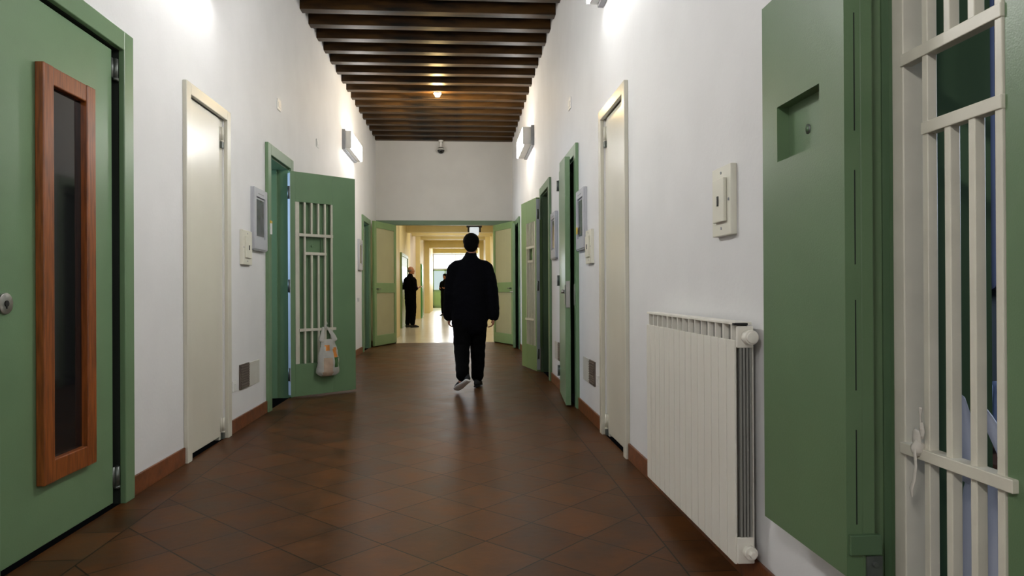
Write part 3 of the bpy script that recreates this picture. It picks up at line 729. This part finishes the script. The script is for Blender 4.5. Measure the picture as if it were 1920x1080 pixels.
def person(label, loc, rotz, J, cloth, fine=1.0, head_rot=0.0, hair='black', group=None, face=True, shoes=None, sleeve=1.0, hem=0.78):
    t = thing('person', label, 'person', loc, rotz, group)
    v = {k: Vector(p) for k, p in J.items() if isinstance(p, tuple) and not isinstance(p[0], tuple)}
    rot = Matrix.Rotation(head_rot, 3, 'Z')
    b = MB()
    P = add_head(b, v['head'], rot)
    b.tube([v['head'] + Vector((0, -0.02, -0.06)), v['neck'], v['neck'] - Vector((0, 0, 0.06))], [(0.052, 0.055), (0.055, 0.058), (0.06, 0.058)])
    b.tube([v['neck'] - Vector((0, 0, 0.05)), v['chest'], v['waist'], v['pelvis']], [(0.07, 0.06), (0.14, 0.09), (0.13, 0.09), (0.145, 0.1)])
    for k in 'lr':
        b.tube([v['sh' + k], v['el' + k], v['wr' + k]], [0.046, 0.038, 0.025], side=(0, 1, 0))
        b.tube([v['hip' + k], v['kn' + k], v['an' + k]], [0.07, 0.046, 0.034], side=(1, 0, 0))
        b.tube([v['an' + k], v['an' + k] + (v['toe' + k] - v['an' + k]) * 0.55], [0.034, 0.028])
        b.tube([v['sh' + k] + Vector((0, 0, -0.03)), (v['sh' + k] + v['chest']) / 2], [0.045, 0.06])
        add_hand(b, v['wr' + k], J['hd' + k], J['pd' + k], J['td' + k], J.get('curl', 0.7))
    bo = remeshed(b, 'body', M['skin'] if hair == 'black' else M['skin_dim'], t, 0.0075 * fine, 3)
    if face: face_parts(bo, P, rot)
    # hair
    h = MB()
    if hair == 'black':
        h.ell(P(0, -0.018, 0.036), 0.092, 0.104, 0.092, 28, rot); h.ell(P(0, -0.045, -0.01), 0.082, 0.07, 0.078, 24, rot)
        h.ell(P(0, -0.06, -0.055), 0.055, 0.035, 0.04, 20, rot)
        for k in (-1, 1): h.ell(P(k * 0.07, -0.002, 0.015), 0.014, 0.035, 0.04, 14, rot)
        ho = remeshed(h, 'hair', M['hair'], bo, 0.008, 2, 0.003, 4.0)
    else:
        h.ell(P(0, -0.052, -0.004), 0.079, 0.06, 0.05, 24, rot); 
        for k in (-1, 1): h.ell(P(k * 0.07, -0.015, 0.0), 0.014, 0.04, 0.03, 14, rot)
        ho = remeshed(h, 'hair', M['hair_grey'], bo, 0.008, 2, 0.003, 4.0)
    # jacket: torso and sleeves
    j = MB(); W = J.get('w', 1.0)
    nk, ch, wa, pe = v['neck'], v['chest'], v['waist'], v['pelvis']
    j.tube([nk + Vector((0, -0.005, 0.0)), nk + Vector((0, -0.01, -0.045)), ch + Vector((0, 0, 0.05)), ch + Vector((0, 0, -0.08)), wa, Vector((pe.x, pe.y, hem))],
           [(0.07, 0.068), (0.105 * W, 0.085), (0.175 * W, 0.122), (0.2 * W, 0.14), (0.205 * W, 0.142), (0.205 * W, 0.138)], n=24)
    for k in 'lr':
        sh, el, wr = v['sh' + k], v['el' + k], v['wr' + k]
        e2 = el + (wr - el) * (sleeve * 0.98)
        mid = nk + (sh - nk) * 0.45 + Vector((0, -0.005, -0.045))
        j.tube([mid, sh * 0.75 + mid * 0.25 + Vector((0, 0, -0.012)), sh + Vector((0, 0, -0.03)), (sh + el) / 2, el, (el + e2) / 2, e2], [0.06, 0.07, 0.078, 0.08, 0.074, 0.07, 0.062], side=(0, 1, 0), n=16)
    remeshed(j, 'jacket', cloth[0], bo, 0.011 * fine, 5, 0.007, 2.0)
    # trousers
    q = MB()
    q.tube([wa + Vector((0, 0, -0.05)), pe, pe + Vector((0, 0, -0.1))], [(0.16, 0.115), (0.182, 0.125), (0.165, 0.12)], n=22)
    for k in 'lr':
        hp, kn, an = v['hip' + k], v['kn' + k], v['an' + k]
        lo = an + (kn - an) * 0.06
        q.tube([hp, (hp + kn) / 2, kn, (kn + lo) / 2, lo], [(0.106, 0.112), (0.104, 0.108), (0.09, 0.092), (0.078, 0.082), (0.07, 0.076)], n=18)
    remeshed(q, 'trousers', cloth[1], bo, 0.011 * fine, 4, 0.006, 9.0)
    for k in 'lr':
        hl, to, up = J['shoe' + k]
        shoe(bo, hl, to, up, *(shoes[k] if shoes else (M['sole'], M['sole'])))
    return t

walker = dict(
    head=(0.012, 0.0, 1.612), neck=(0.008, -0.015, 1.485), chest=(0.0, -0.01, 1.27), waist=(0.0, -0.01, 1.02), pelvis=(-0.012, -0.01, 0.88),
    shl=(-0.178, -0.01, 1.375), ell=(-0.225, 0.02, 1.07), wrl=(-0.25, 0.08, 0.80), hdl=(0.08, 0.15, -1), pdl=(1, 0.1, 0), tdl=(0.1, 1, 0),
    shr=(0.182, -0.01, 1.375), elr=(0.238, -0.05, 1.07), wrr=(0.262, -0.03, 0.80), hdr=(-0.15, 0.05, -1), pdr=(-1, 0.1, 0), tdr=(-0.1, 1, 0),
    hipl=(-0.092, -0.01, 0.84), knl=(-0.1, -0.06, 0.46), anl=(-0.092, -0.40, 0.17), toel=(-0.14, -0.28, 0.03),
    hipr=(0.078, 0.0, 0.84), knr=(0.08, 0.07, 0.47), anr=(0.075, 0.06, 0.095), toer=(0.1, 0.24, 0.02),
    shoel=((-0.035, -0.47, 0.135), (-0.17, -0.295, 0.012), (0.15, 0.3, 0.6)), shoer=((0.06, -0.01, 0.003), (0.105, 0.265, 0.003), (0, 0, 1)), w=1.0, curl=0.75)
person('person in dark jacket and trousers walking away down the middle of the corridor', (0.098, 7.80, 0), 0, walker, (M['navy'], M['blackcloth']), 1.0, R(-6), 'black',
       shoes={'l': (M['sole'], M['shoe_white']), 'r': (M['sole'], M['sole'])}, hem=0.70)

standing = dict(
    head=(0.0, 0.03, 1.68), neck=(0.0, 0.0, 1.55), chest=(0.0, -0.01, 1.32), waist=(0.0, 0.0, 1.08), pelvis=(0.0, 0.0, 0.93),
    shl=(-0.185, -0.01, 1.43), ell=(-0.235, -0.02, 1.14), wrl=(-0.11, 0.2, 1.17), hdl=(0.35, 1, 0.1), pdl=(0.3, 0.0, 1), tdl=(-1, 0.3, 0),
    shr=(0.185, -0.01, 1.43), elr=(0.235, -0.02, 1.14), wrr=(0.11, 0.2, 1.17), hdr=(-0.35, 1, 0.1), pdr=(-0.3, 0.0, 1), tdr=(1, 0.3, 0),
    hipl=(-0.09, 0, 0.89), knl=(-0.11, 0.02, 0.5), anl=(-0.12, -0.02, 0.1), toel=(-0.15, 0.16, 0.02),
    hipr=(0.09, 0, 0.89), knr=(0.11, 0.02, 0.5), anr=(0.12, -0.02, 0.1), toer=(0.15, 0.16, 0.02),
    shoel=((-0.115, -0.08, 0.003), (-0.15, 0.19, 0.003), (0, 0, 1)), shoer=((0.115, -0.08, 0.003), (0.15, 0.19, 0.003), (0, 0, 1)), w=1.05, curl=0.6)
person('balding person in black standing side-on beyond the doorway, holding a paper', (-1.51, 20.6, 0), R(-48), standing, (M['blackcloth'], M['blackcloth']), 1.5, R(-32), 'grey', sleeve=0.45, hem=0.84)
# paper in his hands
c, s_ = math.cos(R(-48)), math.sin(R(-48))
pl = (0.0, 0.335, 1.195)
o = MB().box(-0.11, 0.11, -0.07, 0.08, 0, 0.002).box(-0.108, 0.108, -0.068, 0.078, 0.002, 0.003)
o = o.build('paper_sheet', M['paper'], None, loc=(-1.51 + c * pl[0] - s_ * pl[1], 20.6 + s_ * pl[0] + c * pl[1], pl[2]))
o.rotation_euler = (R(18), 0, R(-48))
tag(o, 'white sheet of paper held by the balding person beyond the doorway', 'paper')
far = dict(standing); far['curl'] = 0.5
person('dark haired person in black far down the bright corridor, partly hidden by the walker', (-0.70, 29.6, 0), R(150), far, (M['blackcloth'], M['blackcloth']), 1.5, 0.0, 'black', sleeve=0.9, hem=0.84)

# ------------------------------------------------------------------ the bright corridor beyond
Y2, YF = YE + 0.15, 43.0
struct('floor_2', MB().box(-3.2, 2.5, YE, YF + 0.3, -0.1, 0.0), M['floor2'], 'pale polished floor of the corridor beyond the double door', 'floor')
struct('ceiling_2', MB().box(-2.2, 1.6, Y2, YF + 0.3, 3.45, 3.6), M['yelceil'], 'yellow ceiling of the corridor beyond', 'ceiling')
struct('wall_left_2', MB().box(-2.0, -1.77, 16.9, 24.2, 0, 3.45), M['cream2'])
struct('wall_left_3', MB().box(-2.0, -1.77, 24.2, YF, 0, 3.45), M['pinkwall'], 'pinkish white wall on the left of the corridor beyond', 'wall')
struct('wall_left_4', MB().box(-2.0, -1.495, Y2, 16.9, 0, 3.45), M['cream2'], 'yellow wall return just beyond the double door', 'wall')
struct('wall_right_2', MB().box(1.1, 1.35, Y2, 24.2, 0, 3.45), M['pinkwall'], 'pale wall on the right of the corridor beyond', 'wall')
struct('wall_right_3', MB().box(1.1, 1.35, 24.2, YF, 0, 3.45), M['cream2'])
for k, (a, b, dp) in enumerate(((27.0, 29.2, 0.17), (33.4, 37.4, 0.23))):
    struct('trim_%d' % (2 * k + 1), MB().box(-1.77, -1.77 + dp, a, b, 0, 3.45), M['cream2'])
    struct('trim_%d' % (2 * k + 2), MB().box(1.1 - dp, 1.1, a, b, 0, 3.45), M['cream2'])
for k, (y, z) in enumerate(((22.4, 2.97), (24.8, 3.05), (27.6, 3.12), (33.6, 3.14), (39.5, 3.2))):
    struct('trim_%d' % (k + 5), MB().box(-1.77, 1.1, y, y + 0.5, z, 3.45), M['cream2'])
# green doors on its left wall
def far_door(name, label, y, w, z, m, glass):
    d = thing(name, label, 'door', (-1.77, y, 0), R(-90), kind='structure')
    MB().box(0, 0.08, 0, 0.05, 0, z).box(w - 0.08, w, 0, 0.05, 0, z).box(0.08, w - 0.08, 0, 0.05, z - 0.09, z).build('door_frame', m, d, 0.004)
    lf = MB().box(0.08, w - 0.08, 0, 0.03, 0.01, z - 0.09).build('door_leaf', m, d)
    if glass: MB().box(0.25, w - 0.25, 0.03, 0.034, 1.3, z - 0.4).build('pane', M['paleglass'], lf)
    MB().cyl((0.18, 0.05, 1.05), (0, 1, 0), 0.014, 0.05, 12).box(0.14, 0.22, 0.065, 0.08, 1.04, 1.06).build('handle', M['metal'], lf)
far_door('door_11', 'green door behind the balding person in the corridor beyond', 22.6, 2.4, 2.2, M['green_light'], True)
M['green_vivid'] = mat('vivid green paint', srgb(84, 158, 92), 0.4, 0.06, 3.0)
far_door('door_12', 'vivid green door further along the corridor beyond', 30.6, 1.3, 2.15, M['green_vivid'], False)
far_door('door_13', 'last green door before the bright end of the corridor beyond', 40.5, 2.4, 2.1, M['green_vivid'], True)
# cardboard sheet: green leaf standing out from the wall
d = thing('cupboard', 'green metal cupboard standing on the left of the corridor beyond the balding person', 'cupboard', (-1.765, 28.4, 0), R(-90))
MB().box(0, 1.1, 0, 0.2, 0, 2.14).build('carcass', M['green_vivid'], d, 0.005)
MB().box(0.02, 0.54, 0.2, 0.215, 0.08, 2.1).build('door', M['green_vivid'], d, 0.003)
MB().box(0.56, 1.08, 0.2, 0.215, 0.08, 2.1).build('door', M['green_vivid'], d, 0.003)
# end of that corridor: bright transom window over a glazed green door
w = thing('window_1', 'bright white window filling the far end of the corridor beyond', 'window', (-1.77, YF, 0), kind='structure')
MB().box(0, 2.87, 0, 0.1, 3.3, 3.45).box(0, 2.87, 0, 0.1, 2.36, 2.44).box(0, 0.06, 0, 0.1, 2.44, 3.3).box(2.81, 2.87, 0, 0.1, 2.44, 3.3).box(1.4, 1.45, 0.02, 0.08, 2.44, 3.3).build('window_frame', M['steel_frame'], w)
MB().box(0.06, 2.81, 0.08, 0.09, 2.44, 3.3).build('pane', M['daylight'], w)
d = thing('door_14', 'glazed green double door under the bright end window', 'door', (-1.77, YF, 0), kind='structure')
f = MB()
for x in (0, 0.72, 1.4, 2.08, 2.8): f.box(x, x + 0.07, -0.02, 0.06, 0, 2.36)
f.box(0, 2.87, -0.02, 0.06, 2.28, 2.36).box(0, 2.87, -0.02, 0.06, 0, 0.15).box(0, 2.87, -0.02, 0.06, 1.02, 1.12)
f.build('door_frame', M['green'], d)
for x in (0.07, 0.79, 1.47, 2.15):
    MB().box(x, x + 0.65, 0.01, 0.03, 1.12, 2.28).build('pane', M['daylight_dim'], d)
    MB().box(x, x + 0.65, 0.0, 0.03, 0.15, 1.02).build('panel', M['green_light'], d)
# hanging lamp just beyond the doorway
t = thing('hanging_lamp', 'pale lantern lamp on a dark bracket above the walker beyond the doorway', 'lamp', (0.33, 18.0, 0))
MB().box(-0.2, 0.2, -0.04, 0.04, 2.72, 2.78).box(-0.17, -0.13, -0.03, 0.03, 2.6, 2.74).box(0.13, 0.17, -0.03, 0.03, 2.6, 2.74).cyl((0, 0, 3.12), (0, 0, 1), 0.015, 0.68, 10).build('bracket', M['sole'], t)
MB().box(-0.12, 0.12, -0.1, 0.1, 2.52, 2.72).build('lantern', mat('pale blue lantern', srgb(205, 218, 232), 0.3, emit=(0.8, 0.9, 1, 1), estr=0.6), t, 0.02)

# ------------------------------------------------------------------ lights
def area(name, loc, rot, sx, sy, power, col):
    l = bpy.data.lights.new(name, 'AREA'); l.shape = 'RECTANGLE'; l.size = sx; l.size_y = sy; l.energy = power; l.color = col
    o = bpy.data.objects.new(name, l); COL.objects.link(o); o.location = loc; o.rotation_euler = rot; return o
# unseen pair of fill lights added behind the viewer to light the foreground
area('foreground_fill', (XL + 0.16, -1.6, 3.35), (0, R(-90), 0), 0.25, 1.1, 85, (1, 0.98, 0.96))
area('foreground_fill', (XR - 0.16, -1.6, 3.35), (0, R(90), 0), 0.25, 1.1, 95, (1, 0.98, 0.96))
l = bpy.data.lights.new('ceiling_lamp_light', 'POINT'); l.energy = 46; l.color = (1.0, 0.7, 0.3); l.shadow_soft_size = 0.06
o = bpy.data.objects.new('ceiling_lamp_light', l); COL.objects.link(o); o.location = (-0.367, 11.0, 4.08)
# fill lights added under the ceiling beyond, then daylight of its end window
for y, e_ in ((15.6, 24), (20.3, 26), (23.7, 26), (26.3, 26), (31.0, 50), (36.5, 50)):
    area('beam_fill', (-0.33, y, 3.43), (0, 0, 0), 1.6, 0.25, e_, (1.0, 0.93, 0.78))
area('window_light', (-0.33, YF - 0.1, 2.3), (R(-90), 0, 0), 2.6, 1.8, 170, (0.86, 0.93, 1.0))
# daylight inside the cells
area('cell_window_light', (XL - TH - 1.5, 6.75, 1.9), (0, R(-90), 0), 0.9, 0.9, 40, (0.5, 0.7, 1.0))
area('cell_window_light', (XL - TH - 1.5, 12.85, 1.6), (0, R(-90), 0), 0.9, 0.9, 60, (0.5, 0.72, 1.0))
area('cell_window_light', (4.4, 1.6, 1.9), (0, R(90), 0), 0.8, 0.8, 48, (0.68, 0.8, 1.0))
wd = bpy.data.worlds.new('World'); S.world = wd; wd.use_nodes = True
bg = wd.node_tree.nodes['Background']; bg.inputs['Color'].default_value = (0.5, 0.55, 0.6, 1); bg.inputs['Strength'].default_value = 0.003

# ------------------------------------------------------------------ camera
cam = bpy.data.cameras.new('camera'); co = bpy.data.objects.new('camera', cam); COL.objects.link(co)
cam.sensor_width = 36.0; cam.lens = 1300.0 / 1920 * 36.0; cam.clip_start = 0.05; cam.clip_end = 200
yaw, pitch, roll = 0.0724, 0.0025, -0.0051
fw = Vector((math.sin(yaw), math.cos(yaw), 0)); r_ = Vector((math.cos(yaw), -math.sin(yaw), 0)); u_ = Vector((0, 0, 1))
f2 = fw * math.cos(pitch) + u_ * math.sin(pitch); u2 = u_ * math.cos(pitch) - fw * math.sin(pitch)
r3 = r_ * math.cos(roll) + u2 * math.sin(roll); u3 = u2 * math.cos(roll) - r_ * math.sin(roll)
co.matrix_world = Matrix(((r3.x, u3.x, -f2.x, 0), (r3.y, u3.y, -f2.y, 0), (r3.z, u3.z, -f2.z, 1.1), (0, 0, 0, 1)))
S.camera = co
S.view_settings.view_transform = 'Standard'
S.view_settings.look = 'None'
S.view_settings.exposure = 0.0
